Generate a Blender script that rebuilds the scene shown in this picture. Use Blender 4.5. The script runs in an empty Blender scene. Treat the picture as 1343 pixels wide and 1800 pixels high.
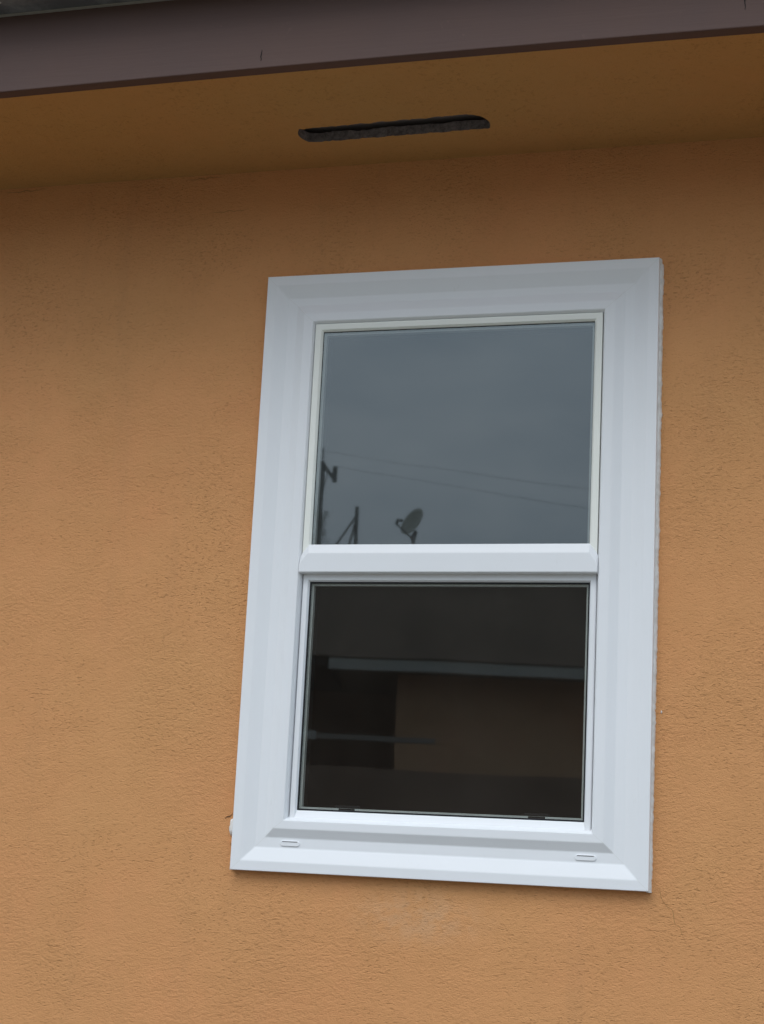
import bpy, bmesh, math, random
from mathutils import Vector, noise
S = bpy.context.scene
COL = S.collection
rnd = random.Random(7)
GZ = 1.5635                       # window sill line above the ground

# ------------------------------------------------------------------ camera
def set_camera():
    yaw, pitch, roll = math.radians(16.646), math.radians(11.486), math.radians(2.864)
    f = Vector((-math.sin(yaw)*math.cos(pitch), math.cos(yaw)*math.cos(pitch), math.sin(pitch)))
    r = Vector((math.cos(yaw), math.sin(yaw), 0)); u = r.cross(f)
    r2 = math.cos(roll)*r + math.sin(roll)*u; u2 = -math.sin(roll)*r + math.cos(roll)*u
    cam = bpy.data.cameras.new('camera'); o = bpy.data.objects.new('camera', cam); COL.objects.link(o)
    from mathutils import Matrix
    M = Matrix(((r2.x, u2.x, -f.x, 0.8766), (r2.y, u2.y, -f.y, -3.4094), (r2.z, u2.z, -f.z, 1.6000), (0, 0, 0, 1)))
    o.matrix_world = M
    cam.sensor_fit = 'VERTICAL'; cam.sensor_height = 36; cam.lens = 36*3000/1800
    cam.clip_start = 0.05; cam.clip_end = 2000
    S.camera = o
set_camera()

# ------------------------------------------------------------------ sky and sun: overcast
SUN_EL, SUN_AZ = 50, 200          # azimuth measured from +Y clockwise
w = bpy.data.worlds.new('World'); S.world = w; w.use_nodes = True
n, l = w.node_tree.nodes, w.node_tree.links
n.clear()
out = n.new('ShaderNodeOutputWorld'); bg = n.new('ShaderNodeBackground')
sky = n.new('ShaderNodeTexSky'); sky.sky_type = 'NISHITA'; sky.sun_disc = False
sky.sun_elevation = math.radians(SUN_EL); sky.sun_rotation = math.radians(SUN_AZ)
sky.air_density = 1.0; sky.dust_density = 3.0
geo = n.new('ShaderNodeTexCoord')
nz = n.new('ShaderNodeTexNoise'); nz.inputs['Scale'].default_value = 5.5; nz.inputs['Detail'].default_value = 5; nz.inputs['Roughness'].default_value = .55
mp = n.new('ShaderNodeMapping'); mp.inputs['Scale'].default_value = (1, 1, 2.4)
cr = n.new('ShaderNodeValToRGB')
cr.color_ramp.elements[0].position = .34; cr.color_ramp.elements[0].color = (6.1, 7.5, 8.9, 1)
cr.color_ramp.elements[1].position = .68; cr.color_ramp.elements[1].color = (8.9, 10.1, 11.2, 1)
mix = n.new('ShaderNodeMix'); mix.data_type = 'RGBA'; mix.inputs[0].default_value = .88
l.new(geo.outputs['Generated'], mp.inputs[0]); l.new(mp.outputs[0], nz.inputs['Vector'])
l.new(nz.outputs[0], cr.inputs[0]); l.new(sky.outputs[0], mix.inputs[6]); l.new(cr.outputs[0], mix.inputs[7])
# overcast sky: the cloud deck is brighter overhead than near the horizon
sep = n.new('ShaderNodeSeparateXYZ'); l.new(geo.outputs['Generated'], sep.inputs[0])
mr = n.new('ShaderNodeMapRange'); mr.inputs[1].default_value = 0; mr.inputs[2].default_value = 1
mr.inputs[3].default_value = .88; mr.inputs[4].default_value = 1.9; l.new(sep.outputs[2], mr.inputs[0])
mul = n.new('ShaderNodeVectorMath'); mul.operation = 'SCALE'
l.new(mix.outputs[2], mul.inputs[0]); l.new(mr.outputs[0], mul.inputs['Scale'])
l.new(mul.outputs[0], bg.inputs[0]); bg.inputs[1].default_value = .1
l.new(bg.outputs[0], out.inputs[0])

sl = bpy.data.lights.new('sun', 'SUN'); sl.energy = .7; sl.angle = math.radians(35); sl.color = (1, .97, .93)
so = bpy.data.objects.new('sun', sl); COL.objects.link(so)
so.rotation_euler = (math.radians(90-SUN_EL), 0, math.radians(180-SUN_AZ)); so.location = (0, -6, 9)

S.view_settings.view_transform = 'Standard'; S.view_settings.look = 'None'
S.view_settings.exposure = 0.16; S.view_settings.gamma = 1
S.render.engine = 'CYCLES'; S.cycles.max_bounces = 8; S.cycles.transparent_max_bounces = 12

# ------------------------------------------------------------------ materials
def mat(name, col, rough=.6, spec=.4, metal=0.0):
    m = bpy.data.materials.new(name); m.use_nodes = True
    b = m.node_tree.nodes['Principled BSDF']
    b.inputs['Base Color'].default_value = (*col, 1); b.inputs['Roughness'].default_value = rough
    b.inputs['Specular IOR Level'].default_value = spec; b.inputs['Metallic'].default_value = metal
    return m
def N(m, t, **k):
    x = m.node_tree.nodes.new(t)
    for a, v in k.items(): setattr(x, a, v)
    return x
def coords(m, scale=(1, 1, 1), rot=(0, 0, 0)):
    tc = N(m, 'ShaderNodeTexCoord'); mp = N(m, 'ShaderNodeMapping')
    mp.inputs['Scale'].default_value = scale; mp.inputs['Rotation'].default_value = rot
    m.node_tree.links.new(tc.outputs['Object'], mp.inputs[0]); return mp.outputs[0]
def noisef(m, vec, scale, detail=3, rough=.5, dist=0):
    x = N(m, 'ShaderNodeTexNoise'); x.inputs['Scale'].default_value = scale; x.inputs['Detail'].default_value = detail
    x.inputs['Roughness'].default_value = rough; x.inputs['Distortion'].default_value = dist
    m.node_tree.links.new(vec, x.inputs['Vector']); return x.outputs[0]
def rng(m, v, a, b, c, d, smooth=False):
    x = N(m, 'ShaderNodeMapRange'); x.clamp = True
    if smooth: x.interpolation_type = 'SMOOTHSTEP'
    for i, q in enumerate((a, b, c, d)): x.inputs[i+1].default_value = q
    m.node_tree.links.new(v, x.inputs[0]); return x.outputs[0]
def math2(m, op, a, b):
    x = N(m, 'ShaderNodeMath', operation=op)
    for i, q in enumerate((a, b)):
        if isinstance(q, (int, float)): x.inputs[i].default_value = q
        else: m.node_tree.links.new(q, x.inputs[i])
    return x.outputs[0]
def mixc(m, fac, a, b):
    x = N(m, 'ShaderNodeMix', data_type='RGBA')
    if isinstance(fac, (int, float)): x.inputs[0].default_value = fac
    else: m.node_tree.links.new(fac, x.inputs[0])
    for i, q in ((6, a), (7, b)):
        if isinstance(q, tuple): x.inputs[i].default_value = (*q, 1)
        else: m.node_tree.links.new(q, x.inputs[i])
    return x.outputs[2]
def bump(m, h, dist, strength=1.0, normal=None):
    x = N(m, 'ShaderNodeBump'); x.inputs['Distance'].default_value = dist; x.inputs['Strength'].default_value = strength
    m.node_tree.links.new(h, x.inputs['Height'])
    if normal: m.node_tree.links.new(normal, x.inputs['Normal'])
    return x.outputs[0]
def plug(m, sock, v): m.node_tree.links.new(v, m.node_tree.nodes['Principled BSDF'].inputs[sock])

YW0 = .022
def stucco_mat(name, base, rough_amt=1.0):
    m = mat(name, base, .7, .12)
    v = coords(m)
    dk = tuple(c*.93 for c in base); lt = tuple(c*1.05 for c in base)
    # slow hue drift of the paint
    a = rng(m, noisef(m, v, 2.2, 3), .35, .65, 0, 1)
    c1 = mixc(m, a, (base[0]*1.02, base[1]*.975, base[2]*.98), (base[0]*.985, base[1]*1.02, base[2]*1.0))
    b = rng(m, noisef(m, v, 26, 4), .3, .7, 0, 1)
    c2 = mixc(m, math2(m, 'MULTIPLY', b, .5), c1, (base[0]*.94, base[1]*.95, base[2]*.92))
    # pits tinted darker than the paint around them
    vs = coords(m, (95, 95, 210), (0, math.radians(-8), 0))
    pits = rng(m, noisef(m, vs, 1, 1.4, .5), .31, .41, 1, 0, True)
    vs2 = coords(m, (190, 190, 330), (0, math.radians(-5), 0))
    pits2 = rng(m, noisef(m, vs2, 1, 1.5, .5), .31, .42, 1, 0, True)
    patch = rng(m, noisef(m, v, 4.5, 3, .6), .36, .66, .22, .9, True)
    pit = math2(m, 'MULTIPLY', math2(m, 'MAXIMUM', pits, math2(m, 'MULTIPLY', pits2, .6)), patch)
    c3 = mixc(m, math2(m, 'MULTIPLY', pit, .36), c2, (base[0]*.55, base[1]*.52, base[2]*.5))
    if name == 'orange_stucco':
        # pale smudge centred just below the sill
        gp = N(m, 'ShaderNodeTexCoord'); sb = N(m, 'ShaderNodeVectorMath', operation='SUBTRACT'); sb.inputs[1].default_value = (-.03, YW0, GZ-.075)
        m.node_tree.links.new(gp.outputs['Object'], sb.inputs[0])
        sc = N(m, 'ShaderNodeVectorMath', operation='MULTIPLY'); sc.inputs[1].default_value = (5.5, 1, 14); m.node_tree.links.new(sb.outputs[0], sc.inputs[0])
        ln = N(m, 'ShaderNodeVectorMath', operation='LENGTH'); m.node_tree.links.new(sc.outputs[0], ln.inputs[0])
        st = math2(m, 'MULTIPLY', rng(m, ln.outputs['Value'], 0, 1.1, 1, 0, True), rng(m, noisef(m, v, 38, 4, .6), .35, .62, .15, 1, True))
        c3 = mixc(m, math2(m, 'MULTIPLY', st, .28), c3, (.66, .47, .32))
        dr = rng(m, noisef(m, coords(m, (16, 16, 1.6)), 1, 4, .6), .55, .75, 0, .10, True)
        c3 = mixc(m, dr, c3, (.40, .22, .11))
    plug(m, 'Base Color', c3)
    sand = noisef(m, v, 420, 3, .65)
    mid = noisef(m, coords(m, (110, 110, 170)), 1, 4, .65)
    big = noisef(m, v, 7, 3)
    h = math2(m, 'ADD', math2(m, 'MULTIPLY', sand, .8), math2(m, 'MULTIPLY', math2(m, 'MULTIPLY', mid, rng(m, noisef(m, v, 3.4, 3, .6), .35, .68, .55, 1.7, True)), 1.1))
    h = math2(m, 'SUBTRACT', h, math2(m, 'MULTIPLY', pit, .6))
    b1 = bump(m, big, .006 , .8)
    plug(m, 'Normal', bump(m, h, .0021*rough_amt, 1.0, b1))
    plug(m, 'Roughness', rng(m, noisef(m, v, 9, 3), .3, .7, .6, .8))
    return m
STUCCO = stucco_mat('orange_stucco', (.708, .343, .146))
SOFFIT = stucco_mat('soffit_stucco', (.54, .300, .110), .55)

def vinyl(name, col):
    m = mat(name, col, .42, .4)
    v = coords(m)
    a = rng(m, noisef(m, v, 5, 4, .6), .35, .7, 0, 1)
    c = mixc(m, math2(m, 'MULTIPLY', a, .35), col, (col[0]*.95, col[1]*.955, col[2]*.94))
    s = rng(m, noisef(m, coords(m, (30, 30, 6)), 3, 4, .7), .66, .78, 0, 1)
    c = mixc(m, math2(m, 'MULTIPLY', s, .14), c, (.52, .50, .42))
    plug(m, 'Base Color', c)
    plug(m, 'Normal', bump(m, noisef(m, v, 14, 2), .0015, .35))
    return m
VINYL = vinyl('white_vinyl', (.84, .845, .865))
CREAM = vinyl('cream_vinyl', (.88, .88, .82))
RUBBER = mat('black_gasket', (.012, .012, .014), .5, .3)
SPACER = mat('dull_aluminium_spacer', (.62, .64, .62), .6, .4, 0)
BLACK = mat('black_plastic', (.012, .011, .011), .6, .3)
ROOM = mat('dark_room_paint', (.15, .12, .105), .9, .1)
CAULK = mat('white_caulk', (.66, .65, .62), .7, .3)
plug(CAULK, 'Base Color', mixc(CAULK, rng(CAULK, noisef(CAULK, coords(CAULK), 60, 3), .35, .65, 0, 1), (.86, .85, .83), (.70, .67, .63)))
SCRATCH = mat('grey_cement', (.33, .29, .29), .95, .1)
plug(SCRATCH, 'Base Color', mixc(SCRATCH, rng(SCRATCH, noisef(SCRATCH, coords(SCRATCH), 90, 4, .7), .35, .65, 0, 1), (.15, .125, .127), (.30, .26, .255)))
plug(SCRATCH, 'Normal', bump(SCRATCH, noisef(SCRATCH, coords(SCRATCH), 220, 4, .7), .003, 1))

def painted_wood(name, col):
    m = mat(name, col, .65, .2)
    g = noisef(m, coords(m, (3, 60, 60)), 1.5, 4, .6)
    a = rng(m, noisef(m, coords(m), 4, 4, .6), .35, .65, 0, 1)
    c = mixc(m, math2(m, 'MULTIPLY', a, .5), col, (col[0]*.86, col[1]*.92, col[2]*1.0))
    s = rng(m, noisef(m, coords(m, (14, 30, 14)), 3, 3, .7), .68, .76, 0, .35)
    c = mixc(m, s, c, (col[0]*1.5, col[1]*1.5, col[2]*1.5))
    plug(m, 'Base Color', c); plug(m, 'Normal', bump(m, g, .0012, .5)); return m
FASCIA = painted_wood('brown_fascia_paint', (.118, .072, .061))
GUTTER = mat('grey_gutter_metal', (.10, .10, .105), .5, .4)
plug(GUTTER, 'Base Color', mixc(GUTTER, rng(GUTTER, noisef(GUTTER, coords(GUTTER), 9, 5, .7), .5, .72, 0, 1), (.14, .14, .15), (.30, .30, .31)))
LIP = mat('pale_flashing', (.34, .32, .29), .5, .4)
CRACK = mat('dark_crack', (.03, .025, .024), .9, .1)

def glass_mat(name, gain, tint):
    m = bpy.data.materials.new(name); m.use_nodes = True; t = m.node_tree; t.nodes.clear()
    o = t.nodes.new('ShaderNodeOutputMaterial'); mx = t.nodes.new('ShaderNodeMixShader')
    g = t.nodes.new('ShaderNodeBsdfGlossy'); g.inputs['Roughness'].default_value = .018; g.inputs['Color'].default_value = (.90, .98, 1, 1)
    tr = t.nodes.new('ShaderNodeBsdfTransparent'); tr.inputs[0].default_value = (*tint, 1)
    fr = t.nodes.new('ShaderNodeFresnel'); fr.inputs[0].default_value = 1.5
    ge = t.nodes.new('ShaderNodeNewGeometry')
    mu = t.nodes.new('ShaderNodeMath'); mu.operation = 'MULTIPLY'; mu.inputs[1].default_value = gain; mu.use_clamp = True
    # only the outer face of the pane carries the mirror; its back is clear
    ba = t.nodes.new('ShaderNodeMath'); ba.operation = 'SUBTRACT'; ba.inputs[0].default_value = 1; t.links.new(ge.outputs['Backfacing'], ba.inputs[1])
    m2 = t.nodes.new('ShaderNodeMath'); m2.operation = 'MULTIPLY'
    t.links.new(fr.outputs[0], mu.inputs[0]); t.links.new(mu.outputs[0], m2.inputs[0]); t.links.new(ba.outputs[0], m2.inputs[1])
    t.links.new(m2.outputs[0], mx.inputs[0]); t.links.new(tr.outputs[0], mx.inputs[1]); t.links.new(g.outputs[0], mx.inputs[2])
    nzz = t.nodes.new('ShaderNodeTexNoise'); nzz.inputs['Scale'].default_value = 2.0; tc = t.nodes.new('ShaderNodeTexCoord')
    t.links.new(tc.outputs['Object'], nzz.inputs['Vector'])
    b = t.nodes.new('ShaderNodeBump'); b.inputs['Distance'].default_value = .0006; b.inputs['Strength'].default_value = .5
    t.links.new(nzz.outputs[0], b.inputs['Height']); t.links.new(b.outputs[0], g.inputs['Normal'])
    df = t.nodes.new('ShaderNodeBsdfDiffuse'); df.inputs[0].default_value = (.62, .52, .44, 1)
    dn_ = t.nodes.new('ShaderNodeTexNoise'); dn_.inputs['Scale'].default_value = 5; dn_.inputs['Detail'].default_value = 5; dn_.inputs['Roughness'].default_value = .65
    t.links.new(tc.outputs['Object'], dn_.inputs['Vector'])
    dm = t.nodes.new('ShaderNodeMapRange'); t.links.new(dn_.outputs[0], dm.inputs[0])
    for i_, q_ in enumerate((.3, .75, .005, .016)): dm.inputs[i_+1].default_value = q_
    m3 = t.nodes.new('ShaderNodeMixShader'); t.links.new(dm.outputs[0], m3.inputs[0]); t.links.new(mx.outputs[0], m3.inputs[1]); t.links.new(df.outputs[0], m3.inputs[2])
    t.links.new(m3.outputs[0], o.inputs[0]); return m
GLASS = glass_mat('window_glass', 2.95, (.89, .90, .89))

# ------------------------------------------------------------------ helpers
def obj(name, bm, material, parent=None, bevel=0, smooth=False, normals=True):
    if normals: bmesh.ops.recalc_face_normals(bm, faces=bm.faces[:])
    me = bpy.data.meshes.new(name); bm.to_mesh(me); bm.free()
    if smooth:
        for p in me.polygons: p.use_smooth = True
    o = bpy.data.objects.new(name, me); COL.objects.link(o)
    for mm in (material if isinstance(material, (list, tuple)) else [material]): me.materials.append(mm)
    if parent: o.parent = parent
    if bevel:
        b = o.modifiers.new('bevel', 'BEVEL'); b.width = bevel; b.segments = 2; b.limit_method = 'ANGLE'; b.angle_limit = math.radians(12)
        b.harden_normals = False
    return o
def empty(name, loc, label, cat, rz=0):
    o = bpy.data.objects.new(name, None); COL.objects.link(o); o.location = loc; o.rotation_euler = (0, 0, rz)
    o['label'] = label; o['category'] = cat; o.empty_display_size = .2; return o
def tag(o, label, cat, group=None):
    o['label'] = label; o['category'] = cat
    if group: o['group'] = group
    return o
def box(bm, x0, x1, y0, y1, z0, z1):
    v = [bm.verts.new(p) for p in ((x0,y0,z0),(x1,y0,z0),(x1,y1,z0),(x0,y1,z0),(x0,y0,z1),(x1,y0,z1),(x1,y1,z1),(x0,y1,z1))]
    for f in ((0,1,2,3),(4,5,6,7),(0,1,5,4),(1,2,6,5),(2,3,7,6),(3,0,4,7)): bm.faces.new([v[i] for i in f])
    return v
def tube(bm, a, b, r0, r1=None, seg=10):
    a, b = Vector(a), Vector(b); r1 = r0 if r1 is None else r1
    d = (b-a).normalized(); s = d.cross(Vector((0, 0, 1)) if abs(d.z) < .9 else Vector((1, 0, 0))).normalized(); t = d.cross(s)
    A = [bm.verts.new(a + r0*(math.cos(k)*s + math.sin(k)*t)) for k in [2*math.pi*i/seg for i in range(seg)]]
    B = [bm.verts.new(b + r1*(math.cos(k)*s + math.sin(k)*t)) for k in [2*math.pi*i/seg for i in range(seg)]]
    for i in range(seg): bm.faces.new((A[i], A[(i+1) % seg], B[(i+1) % seg], B[i]))
    bm.faces.new(A); bm.faces.new(B)
def beam(bm, a, b, w, h):
    a, b = Vector(a), Vector(b); d = (b-a).normalized()
    s = d.cross(Vector((0, 0, 1)) if abs(d.z) < .9 else Vector((0, 1, 0))).normalized()*w/2; t = d.cross(s).normalized()*h/2
    v = [bm.verts.new(p+q) for p in (a, b) for q in (s+t, s-t, -s-t, -s+t)]
    for f in ((0,1,2,3),(4,5,6,7),(0,1,5,4),(1,2,6,5),(2,3,7,6),(3,0,4,7)): bm.faces.new([v[i] for i in f])

YW = .022                          # wall face; the window's outer trim face is y = 0
# a rectangular ring whose section is given side by side: lists of insets (d) share one list of projections (p)
def ring(bm, x0, x1, z0, z1, P, side, top, bottom, close=False):
    rows = []
    for p, ds, dt, db in zip(P, side, top, bottom):
        y = YW - p
        rows.append([bm.verts.new(q) for q in ((x0+ds, y, z0+db), (x1-ds, y, z0+db), (x1-ds, y, z1-dt), (x0+ds, y, z1-dt))])
    R = rows + ([rows[0]] if close else [])
    for a, b in zip(R, R[1:]):
        for i in range(4):
            j = (i+1) % 4; bm.faces.new((a[i], a[j], b[j], b[i]))

# ------------------------------------------------------------------ the house with the window
house = empty('stucco_house', (0, 0, 0), 'orange stucco house wall with brown eave and white double hung window', 'house')
W2 = .4358; HB, HT = GZ, GZ+1.300
EAVE = GZ+1.563

# wall: one thick slab with the window opening through it
bm = bmesh.new()
hx, hz0, hz1 = .365, HB+.075, HT-.075
xs, zs = [-7, -hx, hx, 6], [-.05, hz0, hz1, EAVE+.12]
for (y) in (YW, YW+.16):
    g = [[bm.verts.new((x, y, z)) for x in xs] for z in zs]
    for i in range(3):
        for j in range(3):
            if i == 1 and j == 1: continue
            bm.faces.new((g[i][j], g[i][j+1], g[i+1][j+1], g[i+1][j]))
    if y == YW: g0 = g
lo = [(1,1),(1,2),(2,2),(2,1)]
for k in range(4):
    a, b = lo[k], lo[(k+1) % 4]
    bm.faces.new((g0[a[0]][a[1]], g0[b[0]][b[1]], g[b[0]][b[1]], g[a[0]][a[1]]))
oc = [(0,0),(0,3),(3,3),(3,0)]
for k in range(4):
    a, b = oc[k], oc[(k+1) % 4]
    if a[0] == b[0]: idx = [(a[0], j) for j in (range(4) if a[1] < b[1] else range(3, -1, -1))]
    else: idx = [(i, a[1]) for i in (range(4) if a[0] < b[0] else range(3, -1, -1))]
    for p, q in zip(idx, idx[1:]):
        bm.faces.new((g0[p[0]][p[1]], g0[q[0]][q[1]], g[q[0]][q[1]], g[p[0]][p[1]]))
wall = obj('wall', bm, STUCCO, house)
wall['label'] = 'sand finished orange stucco wall round the window'

# soffit: sheet with a ragged slot, cove to the wall
YF = -.452                         # back of the fascia
bm = bmesh.new()
def slot_pts():
    # ragged outline of the torn vent slot, counter-clockwise
    L, Rr, y0, y1 = -.317, .088, -.187, -.119
    pts = []; n_ = 90
    for i in range(n_):
        t = i/(n_-1); pts.append((L+(Rr-L)*t, y1 + .006*(1-t) + .004*noise.noise((t*14, 3, 1)) + .0035*noise.noise((t*48, 8, 1)) - .004*max(0, 1-t*14)**2))
    for i in range(1, 12):
        t = i/12; pts.append((Rr + .008*math.sin(t*math.pi) - .010*t*t, y1 + (y0-y1)*t))
    for i in range(n_):
        t = 1-i/(n_-1); pts.append((L+(Rr-L-.010)*t, y0 - .008*t + .012*max(0, 1-(1-t)*18)**2 + .003*(1-t) + .005*noise.noise((t*16, 5, 4)) + .004*noise.noise((t*55, 2, 4))))
    for i in range(1, 10):
        t = i/10; pts.append((L - .011*math.sin(t*math.pi), y0+.003 + (y1+.003-y0-.003)*t))
    return pts
sp = slot_pts()
loop = [bm.verts.new((x, y, EAVE)) for x, y in sp]
oe = [bm.verts.new(p) for p in ((-7, YF-.01, EAVE), (6, YF-.01, EAVE), (6, YW+.001, EAVE), (-7, YW+.001, EAVE))]
ed = [bm.edges.new((loop[i], loop[(i+1) % len(loop)])) for i in range(len(loop))] + [bm.edges.new((oe[i], oe[(i+1) % 4])) for i in range(4)]
bmesh.ops.triangle_fill(bm, edges=ed, use_beauty=True)
inside = [f for f in bm.faces if False]
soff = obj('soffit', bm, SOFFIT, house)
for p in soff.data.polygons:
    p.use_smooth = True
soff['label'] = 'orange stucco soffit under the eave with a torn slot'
# ragged cement edge of the slot and a shallow board for the dark attic above it
bm = bmesh.new()
TH = .021
A = [bm.verts.new((x, y, EAVE)) for x, y in sp]
B = [bm.verts.new((x + .0015*noise.noise((x*80, y*80, 2)), y + .002*noise.noise((x*50, y*50, 7)), EAVE+TH+.003*noise.noise((x*18, y*9, 5)))) for x, y in sp]
for i in range(len(A)): bm.faces.new((A[i], A[(i+1) % len(A)], B[(i+1) % len(A)], B[i]))
obj('slot_edge', bm, SCRATCH, soff, smooth=True)
bm = bmesh.new(); box(bm, -.40, .16, -.26, -.05, EAVE+TH+.004, EAVE+TH+.014)
bm.faces.ensure_lookup_table(); bmesh.ops.delete(bm, geom=[bm.faces[0]], context='FACES')
# backing board added close above the slot; its grey stands in for attic shade
obj('slot_backing', bm, mat('attic_shade_grey', (.30, .25, .26), .95, .1), soff)

# fascia with a slight camber, in segments
bm = bmesh.new()
def camber(x): return .004*(1-min(1.5, abs(x+.1)/.85)**2) if abs(x+.1) < 1.3 else .004*(1-1.5**2)
FB, FT, FD = EAVE-.008, EAVE+.19, .030
prev = None; NS = 80
for i in range(NS+1):
    x = -7+13*i/NS; c = camber(x)
    cur = [bm.verts.new(p) for p in ((x, YF, FB+c), (x, YF-FD, FB+c), (x, YF-FD, FT+c), (x, YF, FT+c))]
    if prev:
        for a in range(4): bm.faces.new((prev[a], prev[(a+1) % 4], cur[(a+1) % 4], cur[a]))
    else: bm.faces.new(cur)
    prev = cur
bm.faces.new(prev)
fas = obj('fascia', bm, FASCIA, house, bevel=.002)
fas['label'] = 'dark brown painted fascia board along the eave'
# two hairline splits in the paint
def crack(name, x, z0, z1):
    bm = bmesh.new(); pr = None; w_ = .0011
    for k in range(9):
        t = k/8; z = z0+(z1-z0)*t; xx = x + .0016*noise.noise((t*4, x, 0)); ww = w_*(math.sin(math.pi*(.12+.8*t)))
        cur = (bm.verts.new((xx-ww, YF-FD-.0006, z)), bm.verts.new((xx+ww, YF-FD-.0006, z)), bm.verts.new((xx, YF-FD+.004, z)))
        if pr:
            for a, b in ((0, 1), (1, 2), (2, 0)): bm.faces.new((pr[a], pr[b], cur[b], cur[a]))
        pr = cur
    return obj(name, bm, CRACK, fas)
crack('paint_split', -.2955, GZ+1.5737, GZ+1.598)
crack('paint_split', .646, GZ+1.590, GZ+1.640)

# gutter hung on the fascia
bm = bmesh.new()
GB = GZ+1.729
sec = [(YF-FD-.001, GB), (YF-FD-.085, GB), (YF-FD-.105, GB+.02), (YF-FD-.110, GB+.075), (YF-FD-.122, GB+.085), (YF-FD-.122, GB+.100), (YF-FD-.116, GB+.100), (YF-FD-.104, GB+.080), (YF-FD-.098, GB+.022), (YF-FD-.082, GB+.006), (YF-FD-.007, GB+.006), (YF-FD-.007, GB+.10), (YF-FD-.001, GB+.10)]
a = [bm.verts.new((-7, y, z)) for y, z in sec]; b = [bm.verts.new((6, y, z)) for y, z in sec]
for i in range(len(sec)): bm.faces.new((a[i], a[(i+1) % len(sec)], b[(i+1) % len(sec)], b[i]))
bm.faces.new(a); bm.faces.new(b)
gut = obj('gutter', bm, GUTTER, house); gut['label'] = 'dark grey metal gutter above the fascia'
bm = bmesh.new(); box(bm, -7, 6, YF-FD-.006, YF-FD-.0005, GB-.004, GB-.0005); obj('flashing_strip', bm, LIP, gut)
bm = bmesh.new(); bmesh.ops.create_icosphere(bm, subdivisions=2, radius=1)
for v in bm.verts: v.co = Vector((v.co.x*.006-.862, v.co.y*.004-.535, v.co.z*.0025+GB+.0002))
obj('gutter_speck', bm, mat('pale_speck', (.6, .62, .6), .4), gut, smooth=True)  # small pale speck on the gutter's underside

# roof and the remaining shell of the house
SH = mat('asphalt_shingles', (.06, .055, .052), .95, .1)
plug(SH, 'Base Color', mixc(SH, rng(SH, noisef(SH, coords(SH, (4, 9, 1)), 3, 4), .35, .65, 0, 1), (.05, .045, .042), (.085, .078, .072)))
bm = bmesh.new()
zt = EAVE+.205
v = [bm.verts.new(p) for p in ((-7.3, YF-FD-.03, zt), (6.3, YF-FD-.03, zt), (6.3, 4.5, zt+1.6), (-7.3, 4.5, zt+1.6), (-7.3, 9.5, zt-.02), (6.3, 9.5, zt-.02))]
f1 = bm.faces.new((v[0], v[1], v[2], v[3])); f2 = bm.faces.new((v[3], v[2], v[5], v[4]))
r = bmesh.ops.extrude_face_region(bm, geom=[f1, f2])
for q in r['geom']:
    if isinstance(q, bmesh.types.BMVert): q.co.z += .03
obj('roof', bm, SH, house)
bm = bmesh.new()
box(bm, -7, -6.84, YW+.162, 9, -.05, EAVE+.1); box(bm, 5.84, 6, YW+.162, 9, -.05, EAVE+.1); box(bm, -6.83, 5.83, 8.84, 9, -.05, EAVE+.1)
obj('side_wall', bm, STUCCO, house)
bm = bmesh.new()
box(bm, -2.2, 2.2, YW+.165, 4.2, .4, EAVE+.05)
bm.faces.ensure_lookup_table()
bmesh.ops.delete(bm, geom=[f for f in bm.faces if abs(f.calc_center_median().y-(YW+.165)) < .01], context='FACES')
for v_ in bm.verts:
    if v_.co.z > 3 and v_.co.y > 3: v_.co.z += 1.0
room = obj('room_interior', bm, ROOM, house); room['label'] = 'dark room behind the window glass'

# ------------------------------------------------------------------ window
bm = bmesh.new()
P  = [0, .022, .022, .0125, .0125, .0215, .0215, .0145, -.004, -.045]
SD = [0, 0, .022, .050, .0715, .091, .112, .1155, .117, .117]
TP = [0, 0, .022, .0515, .0690, .090, .108, .1125, .1135, .1135]
BT = [0, 0, .0205, .0495, .0700, .0888, .106, .1095, .116, .117]
ring(bm, -W2, W2, HB, HT, P, SD, TP, BT)
win = obj('window', bm, VINYL, house, bevel=.0016)
win.modifiers['bevel'].segments = 3
win['label'] = 'white vinyl double hung window in a stepped flange frame'

# upper glazing bead
bm = bmesh.new()
ux, uzt, uzb = .3184, HT-.1137, HB+.655
PP = [.000, .0155, .0160, .0155, .0105, .0]
w_ = .0170
D = [0, 0, .002, w_-.004, w_, w_]
ring(bm, -ux, ux, uzb, uzt, PP, D, D, D)
o = obj('upper_sash', bm, CREAM, win, bevel=.0006); o['label'] = 'cream coloured bead round the upper fixed pane'
# lower sash
bm = bmesh.new()
lx, lzb, lzt = .3172, HB+.108, HB+.640
PP = [-.03, .004, .006, .006, .0, -.03]
ring(bm, -lx, lx, lzb, lzt, PP, [0, 0, .002, .0115, .0145, .0145], [0, 0, .002, .0245, .0275, .0275], [0, 0, .001, .003, .0203, .0203])
o = obj('lower_sash', bm, VINYL, win, bevel=.0007); o['label'] = 'white sliding lower sash set back in the frame'
# meeting rail with clipped upper corners
bm = bmesh.new()
rows = []
for x, zt_ in ((-.3212, .664), (-.3175, .672), (-.303, .6905), (.303, .6905), (.3175, .672), (.3212, .664)):
    zt_ += HB; zb = HB+.6285
    sec = [(-.02, zb), (.024, zb), (.026, zb+.002), (.026, zt_-.020), (.018, zt_), (-.02, zt_)]
    rows.append([bm.verts.new((x, YW-p, z)) for p, z in sec])
for a, b in zip(rows, rows[1:]):
    for i in range(len(a)): bm.faces.new((a[i], a[(i+1) % len(a)], b[(i+1) % len(a)], b[i]))
bm.faces.new(rows[0]); bm.faces.new(rows[-1])
o = obj('meeting_rail', bm, VINYL, win, bevel=.0012); o['label'] = 'white meeting rail between the two panes'

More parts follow.
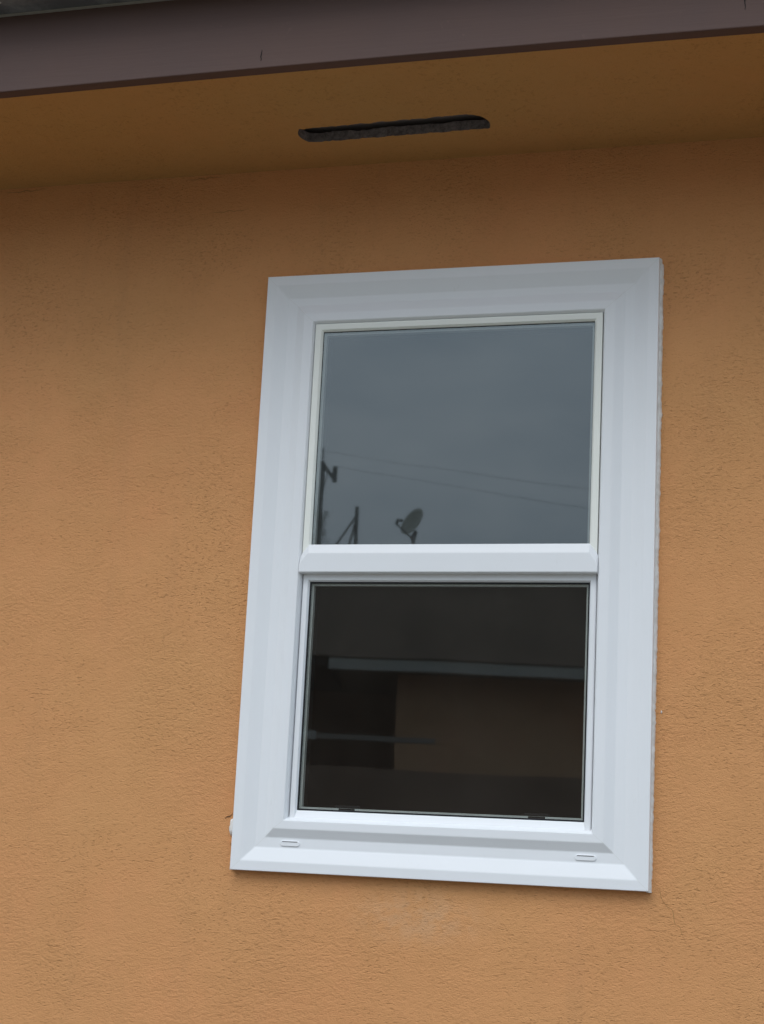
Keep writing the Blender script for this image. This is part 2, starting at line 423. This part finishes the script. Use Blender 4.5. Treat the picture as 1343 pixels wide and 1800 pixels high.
def pane_set(x, z0, z1, p, label, gask, k=.0075, spm=None, zs=0):
    bm = bmesh.new(); box(bm, -x-.004, x+.004, YW-p, YW-p+.004, z0-.004, z1+.004)
    # keep only front and back sheets closed as one thin box
    pn = obj('pane', bm, GLASS, win); pn['label'] = label
    bm = bmesh.new(); g = gask
    ring(bm, -x-.002, x+.002, z0-.002, z1+.002, [p-.001, p+.0015, p+.0015, p+.0002], [0, 0, g+.002, g+.0025], [0, 0, g+.002, g+.0025], [0, 0, g+.002, g+.0025])
    obj('gasket', bm, RUBBER, pn)
    bm = bmesh.new(); 
    ring(bm, -x-.003, x+.003, z0-.003-zs, z1+.003, [p-.0045, p-.0045, p-.0165, p-.0165], [0, k+.003, k+.003, 0], [0, k+.003, k+.003, 0], [0, k+.003, k+.003, 0], close=True)
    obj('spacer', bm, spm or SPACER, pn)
    bm = bmesh.new()   # inner frame of the sash seen through the glass
    ring(bm, -x-.003, x+.003, z0-.003, z1+.003, [p-.020, p-.020, p-.060, p-.060], [0, .004, .004, 0], [0, .004, .004, 0], [0, .004, .004, 0], close=True)
    obj('inner_liner', bm, BLACK, pn)
    return pn
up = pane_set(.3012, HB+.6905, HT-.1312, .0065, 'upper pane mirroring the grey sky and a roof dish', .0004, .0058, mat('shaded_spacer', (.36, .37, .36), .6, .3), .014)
dn = pane_set(.3027, HB+.1285, HB+.6125, -.003, 'dark lower pane mirroring a neighbouring house', .0030)
# black sash stops standing on the lower spacer
for x in (-.196, .205):
    bm = bmesh.new(); y = YW+.003+.0042
    box(bm, x-.018, x+.018, y, y+.004, HB+.1285, HB+.1360); box(bm, x-.026, x+.026, y+.001, y+.006, HB+.1361, HB+.1420)
    obj('sash_stop', bm, BLACK, dn, bevel=.001)

# weep covers
for x in (-.3090, .3095):
    bm = bmesh.new()
    def slab(hw, hh, y0, y1, cz):
        pts = []
        for cx, a0 in ((hw-hh, -90), (-(hw-hh), 90)):
            for k in range(9):
                a = math.radians(a0+180*k/8); pts.append((x+cx+hh*math.cos(a), cz+hh*math.sin(a)))
        A = [bm.verts.new((q[0], y0, q[1])) for q in pts]; B = [bm.verts.new((q[0], y1, q[1])) for q in pts]
        bm.faces.new(A); bm.faces.new(B)
        for i in range(len(A)): bm.faces.new((A[i], A[(i+1) % len(A)], B[(i+1) % len(A)], B[i]))
    yf = YW-.0125
    slab(.0215, .0055, yf+.001, yf-.0022, HB+.0590)
    wc = obj('weep_cover', bm, VINYL, win, bevel=.0006)
    wc['label'] = 'left white drain slot cover' if x < 0 else 'right white drain slot cover'
    bm = bmesh.new(); box(bm, x-.0165, x+.0165, yf-.0026, yf-.0015, HB+.0618, HB+.0632)
    obj('drain_slit', bm, mat('slit_shadow_grey', (.12, .11, .11), .8), wc)

# weld seams on the four mitred corners
WELD = mat('vinyl_weld', (.74, .74, .72), .5, .3)
for sx, top in ((-1, 1), (1, 1), (-1, 0), (1, 0)):
    bm = bmesh.new(); pr = None
    for k in range(1, 7):
        ds, dz = SD[k], (TP if top else BT)[k]; y = YW-P[k]-.00012
        x = sx*(W2-ds); z = (HT-dz) if top else (HB+dz)
        cur = (bm.verts.new((x-.0004, y, z)), bm.verts.new((x+.0004, y, z)))
        if pr: bm.faces.new((pr[0], pr[1], cur[1], cur[0]))
        pr = cur
    obj('weld_seam', bm, WELD, win)
HAIR = mat('hairline_brown', (.42, .22, .09), .9, .1)
def hairline(x0, z0, x1, z1, seed, amp=.004, ww=.0008):
    bm = bmesh.new(); pr = None; n_ = 40
    for k in range(n_+1):
        t = k/n_; x = x0+(x1-x0)*t+amp*noise.noise((t*5, seed, 0)); z = z0+(z1-z0)*t+amp*noise.noise((t*7, seed, 9))
        q = ww*math.sin(math.pi*(.05+.9*t))*(.6+.8*abs(noise.noise((t*16, seed, 3))))
        dx, dz = (q, 0) if abs(x1-x0) < abs(z1-z0) else (0, q)
        cur = (bm.verts.new((x-dx, YW-.0007, z-dz)), bm.verts.new((x+dx, YW-.0007, z+dz)))
        if pr: bm.faces.new((pr[0], pr[1], cur[1], cur[0]))
        pr = cur
    obj('hairline_crack', bm, HAIR, wall)
hairline(W2+.006, HB+.022, W2+.075, HB-.095, 1, .007)
hairline(-1.13, GZ+1.553, -1.02, GZ+1.556, 4, .004, .0013)
hairline(-.66, GZ+1.554, -.57, GZ+1.557, 6, .004, .0012)
hairline(-.60, GZ+1.47, -.50, GZ+1.472, 8, .004, .0009)

# caulk along the right edge, round the top corner; thin and ragged
bm = bmesh.new()
prev = None; path = [(W2-.006, HB-.002+i*.004) for i in range(327)]
for i, (x, z) in enumerate(path):
    e = .0128 + .0016*noise.noise((z*20, 1, 2)) + .0018*noise.noise((z*90, 5, 2)) + .001*noise.noise((z*260, 5, 9)) - .003*min(1, max(0, (GZ+.62-z)/.6))
    if z > HT-.01: e -= .004
    hgt = .011 + .0008*noise.noise((z*20, 3, 3))
    cur = [bm.verts.new(p) for p in ((x, YW-.001, z), (x, YW-hgt, z), (x+e*.72, YW-hgt*.9, z), (x+e*.93, YW-.005, z), (x+e, YW+.001, z))]
    if prev:
        for a in range(4): bm.faces.new((prev[a], prev[a+1], cur[a+1], cur[a]))
    prev = cur
ck = obj('caulk_bead', bm, CAULK, win, smooth=True); ck['label'] = 'ragged white caulk bead down the right edge'
def blob(name, x, z, sx, sz, sy=.006, m=CAULK, label=None, seed=0):
    bm = bmesh.new(); bmesh.ops.create_icosphere(bm, subdivisions=3, radius=1)
    for v in bm.verts:
        c = v.co.copy(); k = 1+.35*noise.noise(c*1.8+Vector((seed, 0, 0)))
        v.co = Vector((x+c.x*sx*k, YW-.001+c.y*sy*k, z+c.z*sz*k))
    o = obj(name, bm, m, win, smooth=True)
    if label: o['label'] = label
    return o
blob('caulk_lump', -.4425, HB+.088, .0085, .0165, .009, label='white caulk lump at the lower left edge', seed=3)
blob('caulk_lump', -.4415, HB+.056, .0045, .007, .005, seed=5, m=STUCCO)
blob('caulk_lump', .4525, HB+.3510, .0014, .0030, .003, seed=8)
bm = bmesh.new(); pr = None
for k in range(7):
    t = k/6; x = -.4615+.0165*t; z = HB+.1045+.010*t+.0015*math.sin(t*7); ww = .0013*math.sin(math.pi*(.15+.75*t))
    cur = (bm.verts.new((x, YW-.0009, z-ww)), bm.verts.new((x, YW-.0009, z+ww)), bm.verts.new((x, YW+.003, z)))
    if pr:
        for a, b in ((0, 1), (1, 2), (2, 0)): bm.faces.new((pr[a], pr[b], cur[b], cur[a]))
    pr = cur
obj('stucco_nick', bm, mat('nick_brown', (.16, .08, .035), .9), win)
# thin paint-and-caulk fillet on the other three sides
bm = bmesh.new()
def fillet(pts, nx, nz):
    prev = None
    for i, (x, z) in enumerate(pts):
        e = .0035 + .0016*noise.noise((x*70, z*70, 4)) + .0012*noise.noise((x*200, z*200, 1))
        cur = [bm.verts.new(p) for p in ((x-nx*.004, YW-.010, z-nz*.004), (x+nx*e, YW-.0025, z+nz*e), (x+nx*(e+.003), YW+.001, z+nz*(e+.003)))]
        if prev:
            for a in range(2): bm.faces.new((prev[a], prev[a+1], cur[a+1], cur[a]))
        prev = cur
fillet([(-W2, HB+i*.005) for i in range(261)], -1, 0)
fillet([(-W2+i*.005, HT) for i in range(175)], 0, 1)
fl = obj('stucco_fillet', bm, STUCCO, win, smooth=True)

# ------------------------------------------------------------------ the ground and what stands across the yard
def struct(o): o['kind'] = 'structure'; return o
GR = mat('dry_yard', (.23, .20, .165), .95, .1)
plug(GR, 'Base Color', mixc(GR, rng(GR, noisef(GR, coords(GR), .8, 6, .65), .35, .65, 0, 1), (.17, .15, .125), (.11, .11, .075)))
bm = bmesh.new(); q = [bm.verts.new(p) for p in ((-900, -900, 0), (900, -900, 0), (900, 900, 0), (-900, 900, 0))]; bm.faces.new(q)
struct(obj('ground', bm, GR))
CON = mat('dark_concrete_walk', (.36, .35, .33), .9, .2)  # unseen walk, darkened to cut the light bounced up under the eave
plug(CON, 'Base Color', mixc(CON, rng(CON, noisef(CON, coords(CON), 3, 6, .65), .35, .65, 0, 1), (.17, .16, .15), (.13, .125, .115)))
bm = bmesh.new(); box(bm, -7, 6, -1.6, YW-.002, -.05, .03); struct(obj('path', bm, CON))

# neighbouring single-storey house, turned a little to our wall
NB = stucco_mat('tan_stucco', (.46, .28, .17), .6)
nb = empty('neighbour_house', (-4.114, -11.79, 0), 'tan house with pale fascia and low brown roof across the yard', 'house', math.radians(-13.9))
Zf = 3.34
bm = bmesh.new(); box(bm, -.02, 12, -.10, 0, Zf, Zf+.11)
NF = mat('pale_grey_fascia', (.30, .31, .29), .5); o = obj('fascia', bm, NF, nb, bevel=.004)
bm = bmesh.new(); box(bm, .62, 11.6, -9.6, -.45, 0, Zf+.02); obj('wall', bm, NB, nb)
bm = bmesh.new(); box(bm, .05, 12, -10, -.11, Zf+.022, Zf+.05); obj('soffit', bm, mat('dark_brown_boards', (.10, .07, .05), .8), nb)
RF = mat('brown_shingles', (.085, .072, .060), .95, .1)
plug(RF, 'Base Color', mixc(RF, rng(RF, noisef(RF, coords(RF, (3, 3, 9)), 3, 5, .7), .35, .65, 0, 1), (.085, .062, .045), (.055, .043, .033)))
bm = bmesh.new()
v = [bm.verts.new(p) for p in ((-5.5, .01, Zf+.112), (12.3, .01, Zf+.112), (12.3, -5.2, Zf+1.95), (-5.5, -5.2, Zf+1.95), (-5.5, -10.4, Zf+.112), (12.3, -10.4, Zf+.112))]
fs = [bm.faces.new((v[0], v[1], v[2], v[3])), bm.faces.new((v[3], v[2], v[5], v[4])), bm.faces.new((v[0], v[3], v[4])), bm.faces.new((v[1], v[5], v[2]))]
r = bmesh.ops.extrude_face_region(bm, geom=fs)
for q in r['geom']:
    if isinstance(q, bmesh.types.BMVert): q.co.z += .012
obj('roof', bm, RF, nb)
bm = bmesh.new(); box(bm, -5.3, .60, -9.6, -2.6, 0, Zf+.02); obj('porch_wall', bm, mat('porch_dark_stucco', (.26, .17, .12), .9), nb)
bm = bmesh.new(); box(bm, -5.3, -.05, -2.5, -.02, Zf+.03, Zf+.10); obj('porch_roof', bm, BLACK, nb)
for px in (-5.0, -2.6):
    bm = bmesh.new(); box(bm, px, px+.12, -.2, -.08, 0, Zf+.02); obj('porch_post', bm, BLACK, nb)
bm = bmesh.new(); box(bm, 2.6, 4.0, -.449, -.42, 1.1, 2.3); wn = obj('window', bm, BLACK, nb)
bm = bmesh.new(); box(bm, 2.52, 2.599, -.449, -.40, 1.02, 2.38); box(bm, 4.001, 4.08, -.449, -.40, 1.02, 2.38); box(bm, 2.6, 4.0, -.449, -.40, 2.301, 2.38); box(bm, 2.6, 4.0, -.449, -.40, 1.02, 1.099)
obj('window_trim', bm, NF, wn)

# brown board fence in front of it, with a pale top rail on its left stretch
fc = empty('board_fence', (-3.93, -10.6, 0), 'brown board fence with a pale top rail', 'fence', math.radians(-15))
BD = painted_wood('brown_boards', (.17, .115, .085))
bm = bmesh.new()
for i in range(84):
    x = -5+i*.15; box(bm, x, x+.149, -.02, 0, .03, 2.36+.003*rnd.random())
obj('boards', bm, BD, fc)
bm = bmesh.new(); box(bm, -5, .1, -.05, .03, 2.59, 2.665); obj('top_rail', bm, mat('pale_rail', (.30, .30, .29), .7), fc)
for x in (-4.9, -3.1):
    bm = bmesh.new(); box(bm, x, x+.09, -.12, -.051, 0, 2.66); obj('post', bm, BD, fc)
bm = bmesh.new(); box(bm, .101, 1.14, -.04, .02, 2.60, 2.645); obj('rail_end', bm, mat('dull_rail', (.16, .15, .14), .8), fc)  # right stretch of the rail, thinner and darker

# farther flat-roofed block carrying the dish and the mast
ap = empty('apartment_block', (-8.5, -30.6, 0), 'two storey flat roofed block beyond the neighbouring house', 'building', math.radians(-14))
bm = bmesh.new(); box(bm, -9, 12, -12, 1.6, 0, 7.45); obj('wall', bm, NB, ap)
bm = bmesh.new(); box(bm, -9.15, 12.15, -12.15, 1.75, 7.451, 7.62); obj('parapet_cap', bm, NF, ap)
for k in range(6):
    for zz in (1.0, 4.4):
        bm = bmesh.new(); box(bm, -7.6+k*3.3, -6.2+k*3.3, 1.601, 1.64, zz, zz+1.3); obj('window', bm, BLACK, ap)

DM = mat('dish_grey_enamel', (.36, .36, .31), .5, .4)
DK = mat('dark_galvanised', (.17, .18, .17), .6, .3)
ds = empty('satellite_dish', (-8.51, -30.31, 7.62), 'grey satellite dish with feed arm on a short bent mast', 'satellite dish')
bm = bmesh.new(); tube(bm, (0, 0, 0), (0, 0, .42), .028); tube(bm, (0, 0, .42), (-.03, 0, .58), .028); obj('mast', bm, DK, ds)
bm = bmesh.new(); box(bm, -.12, .12, -.12, .12, 0, .02); obj('foot', bm, DK, ds)
# reflector: an oval bowl whose face looks up-left
C = Vector((-.045, 0, .93)); ax = Vector((-.52, .76, .38)).normalized()
mj = Vector((.47, 0, .88)); mj = (mj - ax*mj.dot(ax)).normalized(); mn = ax.cross(mj).normalized()
bm = bmesh.new(); rows = []
for side, off in ((0, 0), (1, -.012)):
    for ri in (range(7) if side == 0 else range(6, -1, -1)):
        rr = ri/6
        rows.append([bm.verts.new(C + mj*(.325*rr*math.cos(t)) + mn*(.285*rr*math.sin(t)) + ax*(.05*(rr*rr-1)+off)) for t in [2*math.pi*i/32 for i in range(32)]])
for a, b in zip(rows, rows[1:]):
    for i in range(32): bm.faces.new((a[i], a[(i+1) % 32], b[(i+1) % 32], b[i]))
bmesh.ops.remove_doubles(bm, verts=bm.verts[:], dist=1e-5)
obj('reflector', bm, DM, ds, smooth=True)
bm = bmesh.new(); tube(bm, (-.03, 0, .56), (-.31, .1, .83), .018); obj('feed_arm', bm, DK, ds)
bm = bmesh.new(); tube(bm, (-.32, .1, .82), (-.33, .1, .92), .03); tube(bm, (-.34, .1, .93), (-.22, .05, .94), .035, .028); obj('feed_horn', bm, DK, ds)
bm = bmesh.new(); tube(bm, (0, 0, .42), (.06, -.02, .72), .022); tube(bm, (-.05, 0, .56), (.04, -.04, .74), .028); obj('bracket', bm, DK, ds)

ms = empty('braced_mast', (-9.63, -29.97, 7.62), 'short square roof mast held by two slanting braces', 'mast')
bm = bmesh.new(); beam(bm, (0, 0, 0), (-.02, 0, 1.19), .065, .065); obj('post', bm, DK, ms)
bm = bmesh.new(); beam(bm, (-.61, .14, 0), (-.02, 0, 1.0), .04, .04); obj('brace', bm, DK, ms)
bm = bmesh.new(); beam(bm, (-.20, .1, 0), (-.02, 0, .92), .04, .04); obj('brace', bm, DK, ms)

# utility pole with its slanting cross-arm and drum, and two wires
up_ = empty('utility_pole', (-13.60, -39.18, 0), 'dark wooden utility pole with cross arm and climbing vine', 'utility pole')
bm = bmesh.new(); tube(bm, (0, 0, 0), (0, 0, 12.05), .15, .06, 14); tube(bm, (-.01, 0, 12.0), (-.01, 0, 12.42), .02); obj('pole', bm, DK, up_)
bm = bmesh.new(); beam(bm, (-.04, 0, 12.05), (.32, -.1, 11.56), .09, .09); obj('cross_arm', bm, DK, up_)
bm = bmesh.new(); tube(bm, (.315, -.1, 11.50), (.315, -.1, 11.94), .065, .065, 16); obj('transformer_drum', bm, DK, up_)
bm = bmesh.new(); tube(bm, (.02, -.05, 11.2), (.12, -.05, 11.75), .012); obj('arm_brace', bm, DK, up_)
bm = bmesh.new()
for i in range(900):
    z = rnd.uniform(8.5, 10.7); a = rnd.uniform(0, 6.28); rr = rnd.uniform(.08, .28)*(.75+.25*math.sin(z*6))
    c = Vector((rr*math.cos(a)+.05, rr*math.sin(a), z)); s = .035
    q = [bm.verts.new(c+Vector((rnd.uniform(-s, s), rnd.uniform(-s, s), rnd.uniform(-s, s)))) for _ in range(3)]; bm.faces.new(q)
obj('vine', bm, mat('vine_leaf', (.05, .07, .03), .7), up_, normals=False)
def wire(name, a, b, sag, label):
    bm = bmesh.new(); a, b = Vector(a), Vector(b); p = a
    for i in range(1, 25):
        t = i/24; q = a.lerp(b, t) - Vector((0, 0, sag*4*t*(1-t))); tube(bm, p, q, .0040, seg=6); p = q
    return tag(obj(name, bm, DK), label, 'cable', 'overhead cables from the utility pole')
wire('overhead_cable', (-13.7, -39.16, 12.36), (3.0, -28.9, 7.9), .12, 'upper overhead cable leaving the top of the utility pole')
wire('overhead_cable', (-13.34, -39.28, 11.96), (3.0, -28.95, 7.4), .12, 'lower overhead cable leaving the drum on the utility pole')
